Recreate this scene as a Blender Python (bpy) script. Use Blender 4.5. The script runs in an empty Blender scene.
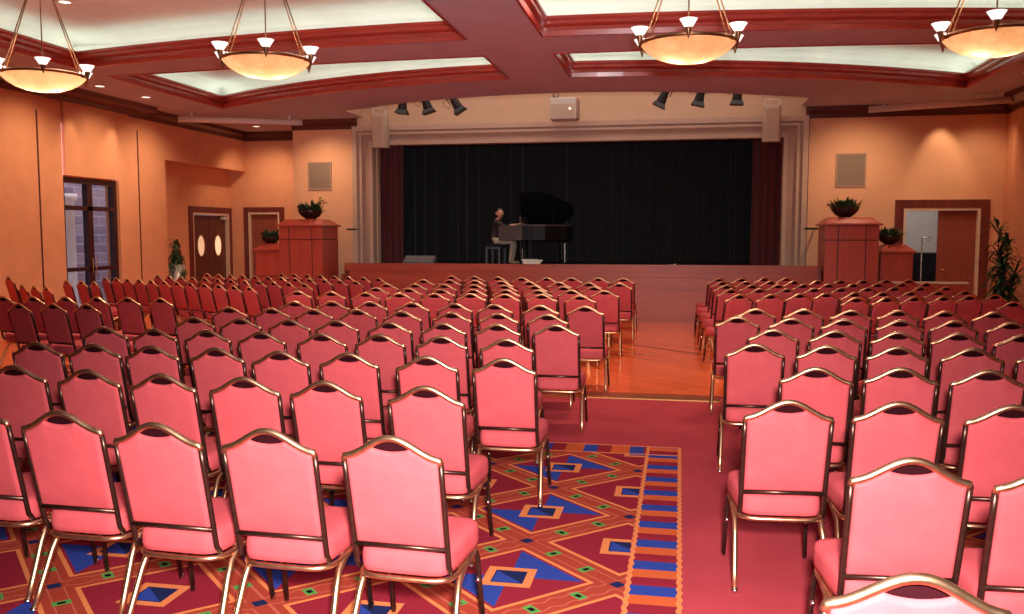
import bpy, bmesh, math, random
from mathutils import Vector, Matrix
random.seed(7)
PI = math.pi
SC = bpy.context.scene
C = SC.collection

# ------------------------------------------------------------------ helpers
class MB:
    """collects shapes, links them as one mesh object"""
    def __init__(s): s.v=[]; s.f=[]; s.m=[]; s.sm=[]
    def add(s, vs, fs, m=0, smooth=False):
        o=len(s.v); s.v+= [tuple(p) for p in vs]
        for f in fs: s.f.append([i+o for i in f]); s.m.append(m); s.sm.append(smooth)
        return s
    def box(s, x0,x1,y0,y1,z0,z1, m=0):
        vs=[(x0,y0,z0),(x1,y0,z0),(x1,y1,z0),(x0,y1,z0),(x0,y0,z1),(x1,y0,z1),(x1,y1,z1),(x0,y1,z1)]
        return s.add(vs,[(3,2,1,0),(4,5,6,7),(0,1,5,4),(1,2,6,5),(2,3,7,6),(3,0,4,7)],m)
    def frustum(s, b, t, z0, z1, m=0):
        x0,x1,y0,y1=b; X0,X1,Y0,Y1=t
        vs=[(x0,y0,z0),(x1,y0,z0),(x1,y1,z0),(x0,y1,z0),(X0,Y0,z1),(X1,Y0,z1),(X1,Y1,z1),(X0,Y1,z1)]
        return s.add(vs,[(3,2,1,0),(4,5,6,7),(0,1,5,4),(1,2,6,5),(2,3,7,6),(3,0,4,7)],m)
    def tube(s, pts, r, n=8, m=0, closed=False, rr=None, smooth=True, flat=1.0):
        P=[Vector(p) for p in pts]; N=len(P); vs=[]; fs=[]
        ref=None
        for i,p in enumerate(P):
            if closed: t=(P[(i+1)%N]-P[i-1])
            else: t=P[min(i+1,N-1)]-P[max(i-1,0)]
            t.normalize()
            if ref is None:
                ref=Vector((0,0,1)) if abs(t.z)<.9 else Vector((0,1,0))
            a=(ref-t*ref.dot(t)).normalized(); b=t.cross(a); ref=a
            R=rr[i] if rr else r
            for k in range(n):
                th=2*PI*k/n+PI/n
                vs.append(p+a*(R*math.cos(th))+b*(R*flat*math.sin(th)))
        for i in range(N if closed else N-1):
            j=(i+1)%N
            for k in range(n):
                l=(k+1)%n
                fs.append((i*n+k,i*n+l,j*n+l,j*n+k))
        if not closed:
            fs.append(tuple(reversed(range(n)))); fs.append(tuple(range((N-1)*n,N*n)))
        return s.add(vs,fs,m,smooth)
    def lathe(s, prof, c=(0,0,0), n=24, m=0, smooth=True, cap=True):
        vs=[];fs=[]
        for r,z in prof:
            for k in range(n):
                a=2*PI*k/n; vs.append((c[0]+r*math.cos(a),c[1]+r*math.sin(a),c[2]+z))
        for i in range(len(prof)-1):
            for k in range(n):
                l=(k+1)%n; fs.append((i*n+k,i*n+l,(i+1)*n+l,(i+1)*n+k))
        if cap:
            fs.append(tuple(reversed(range(n)))); fs.append(tuple(range((len(prof)-1)*n,len(prof)*n)))
        return s.add(vs,fs,m,smooth)
    def prism(s, poly, d, m=0, axis='z', base=0):
        n=len(poly)
        def mk(p,h):
            return {'z':(p[0],p[1],h),'y':(p[0],h,p[1]),'x':(h,p[0],p[1])}[axis]
        vs=[mk(p,base) for p in poly]+[mk(p,base+d) for p in poly]
        fs=[tuple(reversed(range(n))),tuple(range(n,2*n))]+[(i,(i+1)%n,n+(i+1)%n,n+i) for i in range(n)]
        return s.add(vs,fs,m)
    def mesh(s,name,mats):
        me=bpy.data.meshes.new(name); me.from_pydata(s.v,[],s.f)
        for m in mats: me.materials.append(m)
        me.polygons.foreach_set('material_index',s.m); me.polygons.foreach_set('use_smooth',s.sm)
        bm=bmesh.new(); bm.from_mesh(me); bmesh.ops.recalc_face_normals(bm,faces=bm.faces); bm.to_mesh(me); bm.free()
        me.update(); return me
    def build(s,name,mat,parent=None,loc=None,bevel=0):
        mats=mat if isinstance(mat,(list,tuple)) else [mat]
        o=bpy.data.objects.new(name,s.mesh(name,mats)); C.objects.link(o)
        if parent: o.parent=parent
        if loc: o.location=loc
        if bevel:
            b=o.modifiers.new('bev','BEVEL'); b.width=bevel; b.segments=2; b.limit_method='ANGLE'; b.angle_limit=math.radians(40)
        return o

def tag(o,label=None,cat=None,group=None,kind=None):
    if label: o['label']=label
    if cat: o['category']=cat
    if group: o['group']=group
    if kind: o['kind']=kind
    return o
def empty(name,loc=(0,0,0),rz=0):
    o=bpy.data.objects.new(name,None); C.objects.link(o); o.location=loc; o.rotation_euler=(0,0,rz); o.empty_display_size=.1
    return o
def struct(o,label=None):
    o['kind']='structure'
    if label: o['label']=label
    return o

# ------------------------------------------------------------------ materials
class S:
    """socket wrapper for math nodes"""
    def __init__(s,nt,sock): s.nt=nt; s.k=sock
    def _m(s,op,o=None,o2=None):
        n=s.nt.nodes.new('ShaderNodeMath'); n.operation=op
        s.nt.links.new(s.k,n.inputs[0])
        for i,q in ((1,o),(2,o2)):
            if q is None: continue
            if isinstance(q,S): s.nt.links.new(q.k,n.inputs[i])
            else: n.inputs[i].default_value=q
        return S(s.nt,n.outputs[0])
    def __add__(s,o): return s._m('ADD',o)
    def __sub__(s,o): return s._m('SUBTRACT',o)
    def __mul__(s,o): return s._m('MULTIPLY',o)
    def __lt__(s,o): return s._m('LESS_THAN',o)
    def __gt__(s,o): return s._m('GREATER_THAN',o)
    def abs(s): return s._m('ABSOLUTE')
    def round(s): return s._m('ROUND')
    def frac(s): return s._m('FRACT')
    def sin(s): return s._m('SINE')
    def min(s,o): return s._m('MINIMUM',o)
    def max(s,o): return s._m('MAXIMUM',o)

def newmat(name):
    m=bpy.data.materials.new(name); m.use_nodes=True
    nt=m.node_tree; b=nt.nodes['Principled BSDF']
    return m,nt,b
def noise(nt,scale,detail=4,rough=.6,vec=None,dim='3D'):
    n=nt.nodes.new('ShaderNodeTexNoise'); n.inputs['Scale'].default_value=scale; n.inputs['Detail'].default_value=detail; n.inputs['Roughness'].default_value=rough
    if vec is not None: nt.links.new(vec,n.inputs['Vector'])
    return n
def objco(nt): return nt.nodes.new('ShaderNodeTexCoord').outputs['Object']
def mapping(nt,vec,scale=(1,1,1),rot=(0,0,0)):
    n=nt.nodes.new('ShaderNodeMapping'); n.inputs['Scale'].default_value=scale; n.inputs['Rotation'].default_value=rot
    nt.links.new(vec,n.inputs['Vector']); return n.outputs[0]
def ramp(nt,fac,stops):
    n=nt.nodes.new('ShaderNodeValToRGB'); e=n.color_ramp.elements
    while len(e)<len(stops): e.new(.5)
    for i,(p,c) in enumerate(stops): e[i].position=p; e[i].color=(*c,1)
    nt.links.new(fac,n.inputs[0]); return n.outputs[0]
def bump(nt,b,h,strength=.2,dist=.01):
    n=nt.nodes.new('ShaderNodeBump'); n.inputs['Strength'].default_value=strength; n.inputs['Distance'].default_value=dist
    nt.links.new(h,n.inputs['Height']); nt.links.new(n.outputs[0],b.inputs['Normal'])
def simple(name,col,rough=.6,metal=0,var=.12,scale=8,bmp=0,bscale=60,spec=None,sheen=0,emit=None,es=0):
    m,nt,b=newmat(name)
    co=objco(nt); n=noise(nt,scale,vec=co)
    lo=tuple(max(0,c*(1-var)) for c in col); hi=tuple(min(1,c*(1+var)) for c in col)
    nt.links.new(ramp(nt,n.outputs[0],[(.3,lo),(.7,hi)]),b.inputs['Base Color'])
    b.inputs['Roughness'].default_value=rough; b.inputs['Metallic'].default_value=metal
    if spec is not None: b.inputs['Specular IOR Level'].default_value=spec
    if sheen: b.inputs['Sheen Weight'].default_value=sheen
    if bmp: bump(nt,b,noise(nt,bscale,2,vec=co).outputs[0],bmp,.003)
    if emit: b.inputs['Emission Color'].default_value=(*emit,1); b.inputs['Emission Strength'].default_value=es
    return m
def wood(name,c1,c2,rough=.35,axis='x',scale=3.0,coat=.2):
    m,nt,b=newmat(name); co=objco(nt)
    sc={'x':(.25,3,3),'y':(3,.25,3),'z':(3,3,.25)}[axis]
    v=mapping(nt,co,sc)
    n=noise(nt,scale,6,.65,v)
    nt.links.new(ramp(nt,n.outputs[0],[(.3,c1),(.7,c2)]),b.inputs['Base Color'])
    b.inputs['Roughness'].default_value=rough; b.inputs['Coat Weight'].default_value=coat; b.inputs['Coat Roughness'].default_value=.2
    return m
M={}
M['wall']=simple('wall_paint',(.82,.37,.20),.8,var=.05,scale=3,bmp=.1)
M['wall_back']=simple('back_wall_paint',(.86,.46,.27),.8,var=.04,scale=3,bmp=.1)
M['ceil']=simple('ceiling_paint',(.54,.50,.62),.85,var=.04,scale=2,bmp=.08)
M['tray']=simple('tray_paint',(.84,.84,.80),.9,var=.06,scale=1.2)
M['header']=simple('header_paint',(.68,.45,.30),.85,var=.04,scale=3)
M['redwood']=wood('polished_redwood',(.36,.034,.026),(.56,.08,.055),.28,'x',4)
M['darkwood']=wood('dark_crown_wood',(.075,.018,.016),(.13,.03,.025),.35,'x',4)
M['podwood']=wood('podium_cherry',(.46,.062,.040),(.58,.095,.06),.35,'z',4)
M['stagewood']=wood('stage_front_wood',(.34,.055,.030),(.46,.085,.045),.42,'x',2.5,0)
M['doorwood']=wood('door_veneer',(.26,.06,.035),(.34,.085,.05),.4,'z',4)
M['doordark']=wood('dark_door_veneer',(.10,.028,.02),(.16,.045,.03),.4,'z',4)
M['stone']=simple('proscenium_plaster',(.46,.285,.215),.7,var=.06,scale=6)
M['stonelt']=simple('proscenium_plaster_light',(.58,.40,.30),.7,var=.05,scale=6)
M['cream']=simple('cream_trim',(.78,.58,.42),.55,var=.04)
M['black']=simple('black_lacquer',(.006,.006,.007),.4,var=.2,spec=.25)
M['blackmat']=simple('matt_black_metal',(.006,.006,.008),.55,var=.2)
M['stagefloor']=simple('black_stage_floor',(.012,.010,.010),.6,var=.3,scale=4)
M['white']=simple('white_enamel',(.72,.66,.58),.5,var=.03)
M['speaker']=simple('off_white_speaker',(.62,.50,.37),.6,var=.04)
M['barwhite']=simple('screen_case_white',(.86,.76,.72),.5,var=.03)
M['grille']=simple('taupe_grille_cloth',(.33,.24,.18),.8,var=.08,scale=40)
M['chrome']=simple('chrome',(.75,.73,.7),.2,1,var=.03)
M['greyplastic']=simple('grey_carpeted_cabinet',(.10,.10,.11),.8,var=.1)
M['bowl']=simple('dark_glazed_bowl',(.035,.012,.010),.25,var=.3)
M['soil']=simple('potting_soil',(.03,.02,.012),.95,var=.3,scale=30)
M['leaf']=simple('leaf_green',(.024,.07,.024),.4,var=.5,scale=14)
M['leaf2']=simple('leaf_olive',(.035,.075,.022),.45,var=.5,scale=14)
M['cane']=simple('plant_cane',(.20,.13,.07),.8,var=.3,scale=20)
M['brass']=simple('brass_strip',(.70,.42,.16),.3,1,var=.05)
M['bronze']=simple('antique_bronze',(.36,.20,.11),.35,1,var=.15,scale=20)
M['skin']=simple('skin',(.55,.27,.18),.5,var=.06)
M['hair']=simple('short_grey_hair',(.05,.036,.028),.8,var=.3,scale=40)
M['shirt']=simple('dark_shirt',(.030,.014,.018),.85,var=.2)
M['pants']=simple('khaki_trousers',(.42,.35,.27),.85,var=.08)
M['shoe']=simple('tan_shoes',(.35,.28,.2),.6,var=.1)
M['ivory']=simple('ivory_keys',(.8,.76,.66),.3,var=.02)
M['paper']=simple('paper',(.75,.72,.66),.8,var=.03)
M['pianocase']=simple('piano_dark_brown',(.075,.050,.040),.35,var=.2)
M['pot']=simple('pale_metal_planter',(.55,.50,.47),.35,.5,var=.1)
M['greyroom']=simple('pale_grey_plaster',(.62,.58,.54),.85,var=.04)
M['frame']=wood('door_frame_mahogany',(.13,.022,.018),(.20,.04,.03),.35,'z',4)
M['bframe']=simple('dark_burgundy_frame',(.045,.012,.016),.35,var=.15)
M['cloth']=simple('black_cloth',(.006,.007,.014),.95,var=.3)

def fabric():
    m,nt,b=newmat('rose_chair_fabric'); co=objco(nt)
    n=noise(nt,9,5,.6,co); w=noise(nt,420,2,.5,co)
    c=ramp(nt,n.outputs[0],[(.3,(.50,.070,.080)),(.7,(.58,.088,.098))])
    mx=nt.nodes.new('ShaderNodeMix'); mx.data_type='RGBA'; mx.blend_type='MULTIPLY'; mx.inputs[0].default_value=.35
    nt.links.new(c,mx.inputs[6]); nt.links.new(ramp(nt,w.outputs[0],[(.35,(.7,.7,.7)),(.65,(1,1,1))]),mx.inputs[7])
    nt.links.new(mx.outputs[2],b.inputs['Base Color'])
    b.inputs['Roughness'].default_value=.8; b.inputs['Specular IOR Level'].default_value=.2
    bump(nt,b,w.outputs[0],.15,.002); return m
M['fabric']=fabric()
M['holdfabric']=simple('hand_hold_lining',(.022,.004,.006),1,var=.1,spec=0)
def chairmetal():
    m,nt,b=newmat('brushed_gold_bronze'); co=objco(nt)
    n=noise(nt,30,3,.5,co)
    nt.links.new(ramp(nt,n.outputs[0],[(.35,(.62,.37,.21)),(.7,(.78,.50,.30))]),b.inputs['Base Color'])
    b.inputs['Metallic'].default_value=1; b.inputs['Roughness'].default_value=.36
    return m
M['cmetal']=chairmetal()  # frame metal lightened: overhead light on the rails put into the colour
M['cmetal_dark']=simple('dark_bronze_tube',(.085,.040,.030),.35,.85,var=.2,scale=30)  # darker copy of the frame metal for the shaded posts
def carpet():
    m,nt,b=newmat('woven_patterned_carpet'); co=objco(nt)
    sp=nt.nodes.new('ShaderNodeSeparateXYZ'); nt.links.new(co,sp.inputs[0])
    X0=S(nt,sp.outputs[0]); y=S(nt,sp.outputs[1])
    x=(X0-.60).abs()*-1+.60                       # pattern fields mirrored about the aisle
    pile=noise(nt,140,3,.7,co); big=noise(nt,1.6,3,.6,co)
    cur=[ramp(nt,big.outputs[0],[(.3,(.34,.040,.052)),(.7,(.43,.054,.066))])]
    def over(mask,col):
        mx=nt.nodes.new('ShaderNodeMix'); mx.data_type='RGBA'
        nt.links.new(mask.k,mx.inputs[0]); nt.links.new(cur[0],mx.inputs[6])
        mx.inputs[7].default_value=(*col,1); cur[0]=mx.outputs[2]
    WINE=(.24,.016,.030); ORG=(.66,.20,.070); RUST=(.33,.045,.026); BLUE=(.026,.050,.26); NAVY=(.012,.018,.07); GRN=(.09,.28,.06); BLK=(.012,.006,.01); STR=(.52,.095,.03)
    u=(x+.80)*(1/1.06); v=(y-5.17)*(1/1.04)
    a=u+v; c=u-v
    ra=a.round(); rc=c.round()
    A=a-ra; B=c-rc
    par=((ra+rc)*.5).frac().abs()           # 0 -> class A, .5 -> class B
    clsA=par<.25
    du=((A+B)*.5); dv=((A-B)*.5)
    aa=A.abs(); ab=B.abs(); mxab=aa.max(ab)
    inner=(x<-.235)*(y<6.70)
    over(inner,WINE)
    over(inner*(mxab>.365),ORG)
    over(inner*(mxab>.395),RUST)
    wav=((a*40).sin()*.012+.448)
    over(inner*((mxab-wav).abs()<.007),(.45,.10,.06))
    over(inner*(((mxab>.445)*((mxab-0)<.6))*((aa.min(ab)-.18).abs()<.035)),GRN)
    over(inner*((mxab>.475)*((aa.min(ab)-.18).abs()<.018)),BLK)
    over(inner*((aa>.46)*(ab>.46)),NAVY)
    blue=clsA*((du*dv)>0)*(mxab<.345)*((du.abs()+dv.abs())>.0)
    over(inner*blue,BLUE)
    sq=du.abs().max(dv.abs())
    over(inner*(sq<.115),ORG); over(inner*(sq<.075),NAVY)
    over(inner*((sq<.068)*((du+dv)<0)),BLUE)
    # border stripes
    inb=(x>-.215)*(x<.02)*(y<6.95)
    t=((y-4.08)*(1/.3225)+.1667+20).frac()
    over(inb,WINE); over(inb*(t<.36),BLUE); over(inb*(t>.68),STR)
    inb2=(x<-.215)*(y>6.70)*(y<6.95)
    t2=(x*(1/.36)+40).frac()
    over(inb2,WINE); over(inb2*(t2<.3),BLUE); over(inb2*(t2>.6),STR)
    wv=(y*75).sin()*.004
    for xe in (-.220,.022): over(((x-xe+wv).abs()<.012)*(y<6.955),ORG)
    for ye in (6.70,6.955): over(((y-ye).abs()<.013)*(x<.03),ORG)
    mx=nt.nodes.new('ShaderNodeMix'); mx.data_type='RGBA'; mx.blend_type='MULTIPLY'; mx.inputs[0].default_value=.6
    nt.links.new(cur[0],mx.inputs[6]); nt.links.new(ramp(nt,pile.outputs[0],[(.3,(.62,.62,.62)),(.7,(1.15,1.15,1.15))]),mx.inputs[7])
    nt.links.new(mx.outputs[2],b.inputs['Base Color'])
    b.inputs['Roughness'].default_value=.95; b.inputs['Specular IOR Level'].default_value=.04
    bump(nt,b,pile.outputs[0],.4,.004); return m
M['carpet']=carpet()
def parquet():
    m,nt,b=newmat('polished_dance_floor'); co=objco(nt)
    br=nt.nodes.new('ShaderNodeTexBrick'); br.inputs['Scale'].default_value=1; br.inputs['Brick Width'].default_value=.9; br.inputs['Row Height'].default_value=.075
    br.inputs['Mortar Size'].default_value=.0012; br.inputs['Color1'].default_value=(.88,.165,.052,1); br.inputs['Color2'].default_value=(.76,.125,.038,1); br.inputs['Mortar'].default_value=(.30,.05,.02,1)
    nt.links.new(mapping(nt,co,(1,1,1),(0,0,.785)),br.inputs['Vector'])
    n=noise(nt,5,5,.6,mapping(nt,co,(1,6,1),(0,0,.785)))
    mx=nt.nodes.new('ShaderNodeMix'); mx.data_type='RGBA'; mx.blend_type='MULTIPLY'; mx.inputs[0].default_value=.6
    nt.links.new(br.outputs[0],mx.inputs[6]); nt.links.new(ramp(nt,n.outputs[0],[(.3,(.7,.66,.6)),(.7,(1.1,1.1,1.1))]),mx.inputs[7])
    nt.links.new(mx.outputs[2],b.inputs['Base Color']); b.inputs['Roughness'].default_value=.13; b.inputs['Specular IOR Level'].default_value=.4; b.inputs['Coat Weight'].default_value=.12; b.inputs['Coat Roughness'].default_value=.08
    return m
M['parquet']=parquet()
def brickmat():
    m,nt,b=newmat('outside_masonry'); co=objco(nt)
    br=nt.nodes.new('ShaderNodeTexBrick'); br.inputs['Scale'].default_value=1; br.inputs['Brick Width'].default_value=.62; br.inputs['Row Height'].default_value=.24
    br.inputs['Mortar Size'].default_value=.015; br.inputs['Color1'].default_value=(.42,.32,.34,1); br.inputs['Color2'].default_value=(.20,.16,.22,1); br.inputs['Mortar'].default_value=(.5,.46,.5,1)
    sp=nt.nodes.new('ShaderNodeSeparateXYZ'); cb_=nt.nodes.new('ShaderNodeCombineXYZ'); nt.links.new(co,sp.inputs[0]); nt.links.new(sp.outputs[1],cb_.inputs[0]); nt.links.new(sp.outputs[2],cb_.inputs[1]); nt.links.new(cb_.outputs[0],br.inputs['Vector'])
    nt.links.new(br.outputs[0],b.inputs['Base Color']); b.inputs['Roughness'].default_value=.9
    return m
M['brick']=brickmat()
def glass():
    m,nt,b=newmat('window_glass')
    out=nt.nodes['Material Output']; tr=nt.nodes.new('ShaderNodeBsdfTransparent'); tr.inputs[0].default_value=(.86,.86,.9,1)
    gl=nt.nodes.new('ShaderNodeBsdfGlossy'); gl.inputs['Roughness'].default_value=.03
    mx=nt.nodes.new('ShaderNodeMixShader'); mx.inputs[0].default_value=.07; nt.links.new(tr.outputs[0],mx.inputs[1]); nt.links.new(gl.outputs[0],mx.inputs[2])
    nt.links.new(mx.outputs[0],out.inputs[0]); return m
M['glass']=glass()
def curtain(name,c1,c2):
    m,nt,b=newmat(name); co=objco(nt)
    n=noise(nt,6,3,.5,mapping(nt,co,(3,3,.15)))
    nt.links.new(ramp(nt,n.outputs[0],[(.3,c1),(.7,c2)]),b.inputs['Base Color'])
    b.inputs['Roughness'].default_value=.85; b.inputs['Sheen Weight'].default_value=.2; return m
M['blackcurtain']=curtain('black_velour',(.005,.005,.007),(.010,.0095,.012))
M['redcurtain']=curtain('oxblood_velour',(.10,.012,.012),(.17,.024,.02))
def emis(name,col,st):
    m,nt,b=newmat(name); b.inputs['Base Color'].default_value=(*col,1)
    n=noise(nt,12,vec=objco(nt)); mp=nt.nodes.new('ShaderNodeMapRange'); mp.inputs[3].default_value=st*.92; mp.inputs[4].default_value=st*1.08
    nt.links.new(n.outputs[0],mp.inputs[0]); nt.links.new(mp.outputs[0],b.inputs['Emission Strength'])
    b.inputs['Emission Color'].default_value=(*col,1); return m
M['led']=emis('cove_tube',(.95,1.0,.86),1.6)
M['cup']=emis('frosted_cup_glass',(1,.93,.88),1.25)
M['lamp']=emis('downlight_lens',(1,.85,.72),2.2)
M['slit']=emis('daylight_slit_glass',(.85,.72,1.0),1.1)
def alabaster():
    m,nt,b=newmat('amber_alabaster_glass'); out=nt.nodes['Material Output']
    n=noise(nt,5,5,.6,objco(nt))
    col=ramp(nt,n.outputs[0],[(.3,(.66,.34,.17)),(.7,(.86,.52,.30))])
    nt.links.new(col,b.inputs['Base Color']); b.inputs['Roughness'].default_value=.3
    tr=nt.nodes.new('ShaderNodeBsdfTranslucent'); nt.links.new(col,tr.inputs[0])
    mx=nt.nodes.new('ShaderNodeMixShader'); mx.inputs[0].default_value=.55
    nt.links.new(b.outputs[0],mx.inputs[1]); nt.links.new(tr.outputs[0],mx.inputs[2]); nt.links.new(mx.outputs[0],out.inputs[0]); return m
M['alab']=alabaster()

# ------------------------------------------------------------------ room shell
ZC=4.2; XL=-10.6; XR=6.1; YW=18.5; YB=-5.0; XC=-2.2
YSPLIT=9.0; SX0,SX1,SY,SZ=-6.75,2.52,17.1,1.06
struct(MB().box(XL-.6,XR+.3,YB,YSPLIT,-.1,0).build('floor',M['carpet']),'wine carpet with blue and orange diamond lattice')
struct(MB().box(XL-.6,XR+.3,YSPLIT,22.5,-.1,0).build('floor',M['parquet']),'glossy orange wood dance floor')
struct(MB().box(XL,XR,YSPLIT-.035,YSPLIT+.035,0,.012).build('trim_1',M['brass']))
# reddish reducer strip and joint in the floor
struct(MB().box(XL,XR,YSPLIT+.035,YSPLIT+.30,0,.006).build('trim_2',wood('floor_reducer',(.24,.045,.02),(.33,.07,.03),.3,'x',4)))
j=MB(); 
for k in (0,):
    p0=Vector((-4.4,17.05,.003)); p1=Vector((4.0,8.95+.3,.003)); d=(p1-p0).normalized(); nn=Vector((-d.y,d.x,0))*.014
    p0=Vector((-.86,13.68,.003))-d*3.2; p1=Vector((.25,12.6,.003))+d*3.0
    j.add([p0+nn,p1+nn,p1-nn,p0-nn],[(0,1,2,3)])
struct(j.build('trim_3',M['darkwood']))

def wall(name,mb,mat=None): return struct(mb.build(name,mat or M['wall']))
# left wall with door opening and alcove
DY0,DY1,DZ=13.76,15.32,2.70
w=MB()
w.box(XL-.3,XL,YB,DY0,0,ZC); w.box(XL-.3,XL,DY1,16.9,0,ZC); w.box(XL-.3,XL-.05,DY0,DY1,DZ,ZC)
w.box(XL-.3,XL,16.9,20.5,3.24,ZC)
w.box(XL-.75,XL-.45,16.6,18.62,0,3.24); w.box(XL-.75,XL-.45,20.28,20.5,0,3.24); w.box(XL-.75,XL-.45,18.62,20.28,2.32,3.24)
w.box(XL-.75,XL-.3,16.6,16.9,0,3.24); w.box(XL-.75,XL-.3,16.9,20.5,3.24,3.3)
wall('wall_left',w)
# overpanel above the glass door, with slits of daylight each side
struct(MB().box(XL-.05,XL+.02,DY0+.05,DY1-.05,DZ+.02,ZC-.2).build('trim_4',M['wall']))
for k,yy in enumerate((DY0+.02,DY1-.02)):
    z0=2.72; 
    struct(MB().box(XL-.06,XL-.035,yy-.03,yy+.03,z0,3.62).build('window_%d'%(k+2),M['slit']))
for k,(yy,zt) in enumerate(((13.17,3.76),(15.96,3.74))):
    struct(MB().box(XL-.002,XL+.004,yy-.018,yy+.018,0,zt).build('trim_%d'%(5+k),M['darkwood']))
# back-left wall with service door opening, return, and side piers
w=MB(); w.box(XL-.75,-10.62,20.4,20.6,0,ZC); w.box(-9.62,-8.2,20.4,20.6,0,ZC); w.box(-10.62,-9.62,20.4,20.6,2.33,ZC)
wall('wall_back_left',w)
w=MB(); w.box(-8.47,-6.9,YW,YW+.2,0,ZC+.4); w.box(-8.47,-8.3,YW+.2,20.5,0,ZC)
wall('wall_stage_left',w,M['wall_back'])
RX0,RX1,RZ=4.30,5.70,2.20
w=MB(); w.box(2.4,RX0,YW,YW+.2,0,ZC+.4); w.box(RX1,XR+.2,YW,YW+.2,0,ZC+.4); w.box(RX0,RX1,YW,YW+.2,RZ,ZC+.4)
wall('wall_stage_right',w,M['wall_back'])
w=MB(); w.box(XR,XR+.3,YB,YW+.2,0,ZC); w.box(5.86,XR,13.5,17.3,0,ZC-.25)
wall('wall_right',w)
wall('wall_rear',MB().box(XL-.3,XR+.3,YB-.2,YB,0,ZC),M['doordark'])
# header over the stage opening
OX0,OX1,OZ=-6.45,2.02,3.64
w=MB(); w.box(OX0,OX1,18.33,18.5,OZ+.1,5.3); w.box(-6.9,OX0,18.33,18.5,0,5.3); w.box(OX1,2.4,18.33,18.5,0,5.3)
wall('wall_stage_header',w,M['header'])
# ceiling with four tray openings and a curved slot before the stage
def arc(x): return 15.83+.07*(x-XC)**2
T={}
def rng(a,b,n): return [a+(b-a)*i/(n-1) for i in range(n)]
trays=[(-9.0,-2.77,lambda x:7.3,lambda x:11.27+.018*(x-XC)**2),
       (-9.0,-2.77,lambda x:12.4+.010*(x-XC)**2,lambda x:14.2+.048*(x-XC)**2),
       (-1.74,4.77,lambda x:7.3,lambda x:11.27+.018*(x-XC)**2),
       (-1.74,4.77,lambda x:12.4+.010*(x-XC)**2,lambda x:14.2+.048*(x-XC)**2)]
AX0,AX1=-6.75,2.3
xs=sorted(set([XL-.3,XR+.3,-9.0,-2.77,-1.74,4.77,AX0,AX1]+rng(-9.0,-2.77,17)+rng(-1.74,4.77,17)+rng(AX0,AX1,29)))
cb=MB()
def q(x0,x1,f0,f1):
    cb.add([(x0,f0(x0),ZC),(x1,f0(x1),ZC),(x1,f1(x1),ZC),(x0,f1(x0),ZC)],[(0,1,2,3)])
for x0,x1 in zip(xs[:-1],xs[1:]):
    xm=(x0+x1)/2
    end=arc if AX0<xm<AX1 else (lambda x:22.0)
    hs=[t for t in trays if t[0]<xm<t[1]]
    s=lambda x:YB-.2
    for h in hs:
        q(x0,x1,s,h[2]); s=h[3]
    q(x0,x1,s,end)
struct(cb.build('ceiling',M['ceil']),'mauve ceiling with lit tray openings')
cb=MB()
# slot sides above the ceiling
ax=rng(AX0,AX1,29)
for x0,x1 in zip(ax[:-1],ax[1:]):
    cb.add([(x0,arc(x0),ZC),(x1,arc(x1),ZC),(x1,arc(x1),5.3),(x0,arc(x0),5.3)],[(0,1,2,3)])
cb.add([(AX0,arc(AX0),ZC),(AX0,18.4,ZC),(AX0,18.4,5.3),(AX0,arc(AX0),5.3)],[(0,1,2,3)])
cb.add([(AX1,arc(AX1),ZC),(AX1,18.4,ZC),(AX1,18.4,5.3),(AX1,arc(AX1),5.3)],[(0,1,2,3)])
cb.add([(AX0,15.5,5.3),(AX1,15.5,5.3),(AX1,18.5,5.3),(AX0,18.5,5.3)],[(0,1,2,3)])
struct(cb.build('wall_ceiling_slot',M['header']),'lighting slot before the stage')

def sweep_loop(loop,prof,m=0,mb=None):
    """loop ccw in plan; prof = list of (outward offset, z)"""
    n=len(loop); mb=mb or MB(); vs=[]; fs=[]
    offs=[]
    for i in range(n):
        p=Vector(loop[i]); a=Vector(loop[i-1]); b=Vector(loop[(i+1)%n])
        d1=(p-a).normalized(); d2=(b-p).normalized()
        n1=Vector((d1.y,-d1.x)); n2=Vector((d2.y,-d2.x))
        mt=(n1+n2).normalized(); mt=mt/max(.3,mt.dot(n1)); offs.append((p,mt))
    for o,z in prof:
        for p,mt in offs: vs.append((p.x+mt.x*o,p.y+mt.y*o,z))
    for k in range(len(prof)-1):
        for i in range(n):
            l=(i+1)%n; fs.append((k*n+i,k*n+l,(k+1)*n+l,(k+1)*n+i))
    return mb.add(vs,fs,m)
tn=7
for ti,(x0,x1,fn,ff) in enumerate(trays):
    X=rng(x0,x1,17)
    loop=[(x,fn(x)) for x in X]+[(x,ff(x)) for x in reversed(X)]
    prof=[(.03,ZC+.01),(.03,ZC-.015),(.0,ZC-.015),(-.01,ZC+.05),(.015,ZC+.06),(.015,ZC+.10),(-.035,ZC+.13),(-.035,ZC+.17),(-.06,ZC+.19),(-.06,ZC+.225),(.03,ZC+.225)]
    struct(sweep_loop(loop,prof).build('trim_%d'%tn,M['redwood']),'red wood moulding around ceiling tray'); tn+=1
    ub=sweep_loop(loop,[(.03,ZC+.225),(.40,ZC+.225),(.40,ZC+.40),(.30,ZC+.50),(.12,ZC+.545)])
    m=len(loop)//2
    L2=[]
    nn=len(ub.v)//5; top=ub.v[-nn:]
    # tray top as strips between the near and far edges
    h=nn//2
    for i in range(h-1):
        ub.add([top[i],top[i+1],top[nn-2-i],top[nn-1-i]],[(0,1,2,3)])
    struct(ub.build('ceiling',M['tray']),'pale lit recess of a ceiling tray')
    lp=[]
    struct(sweep_loop(loop,[(.20,ZC+.235),(.30,ZC+.235),(.30,ZC+.27),(.20,ZC+.27),(.20,ZC+.235)]).build('trim_%d'%tn,M['led']),'hidden cove tube light'); tn+=1

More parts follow.
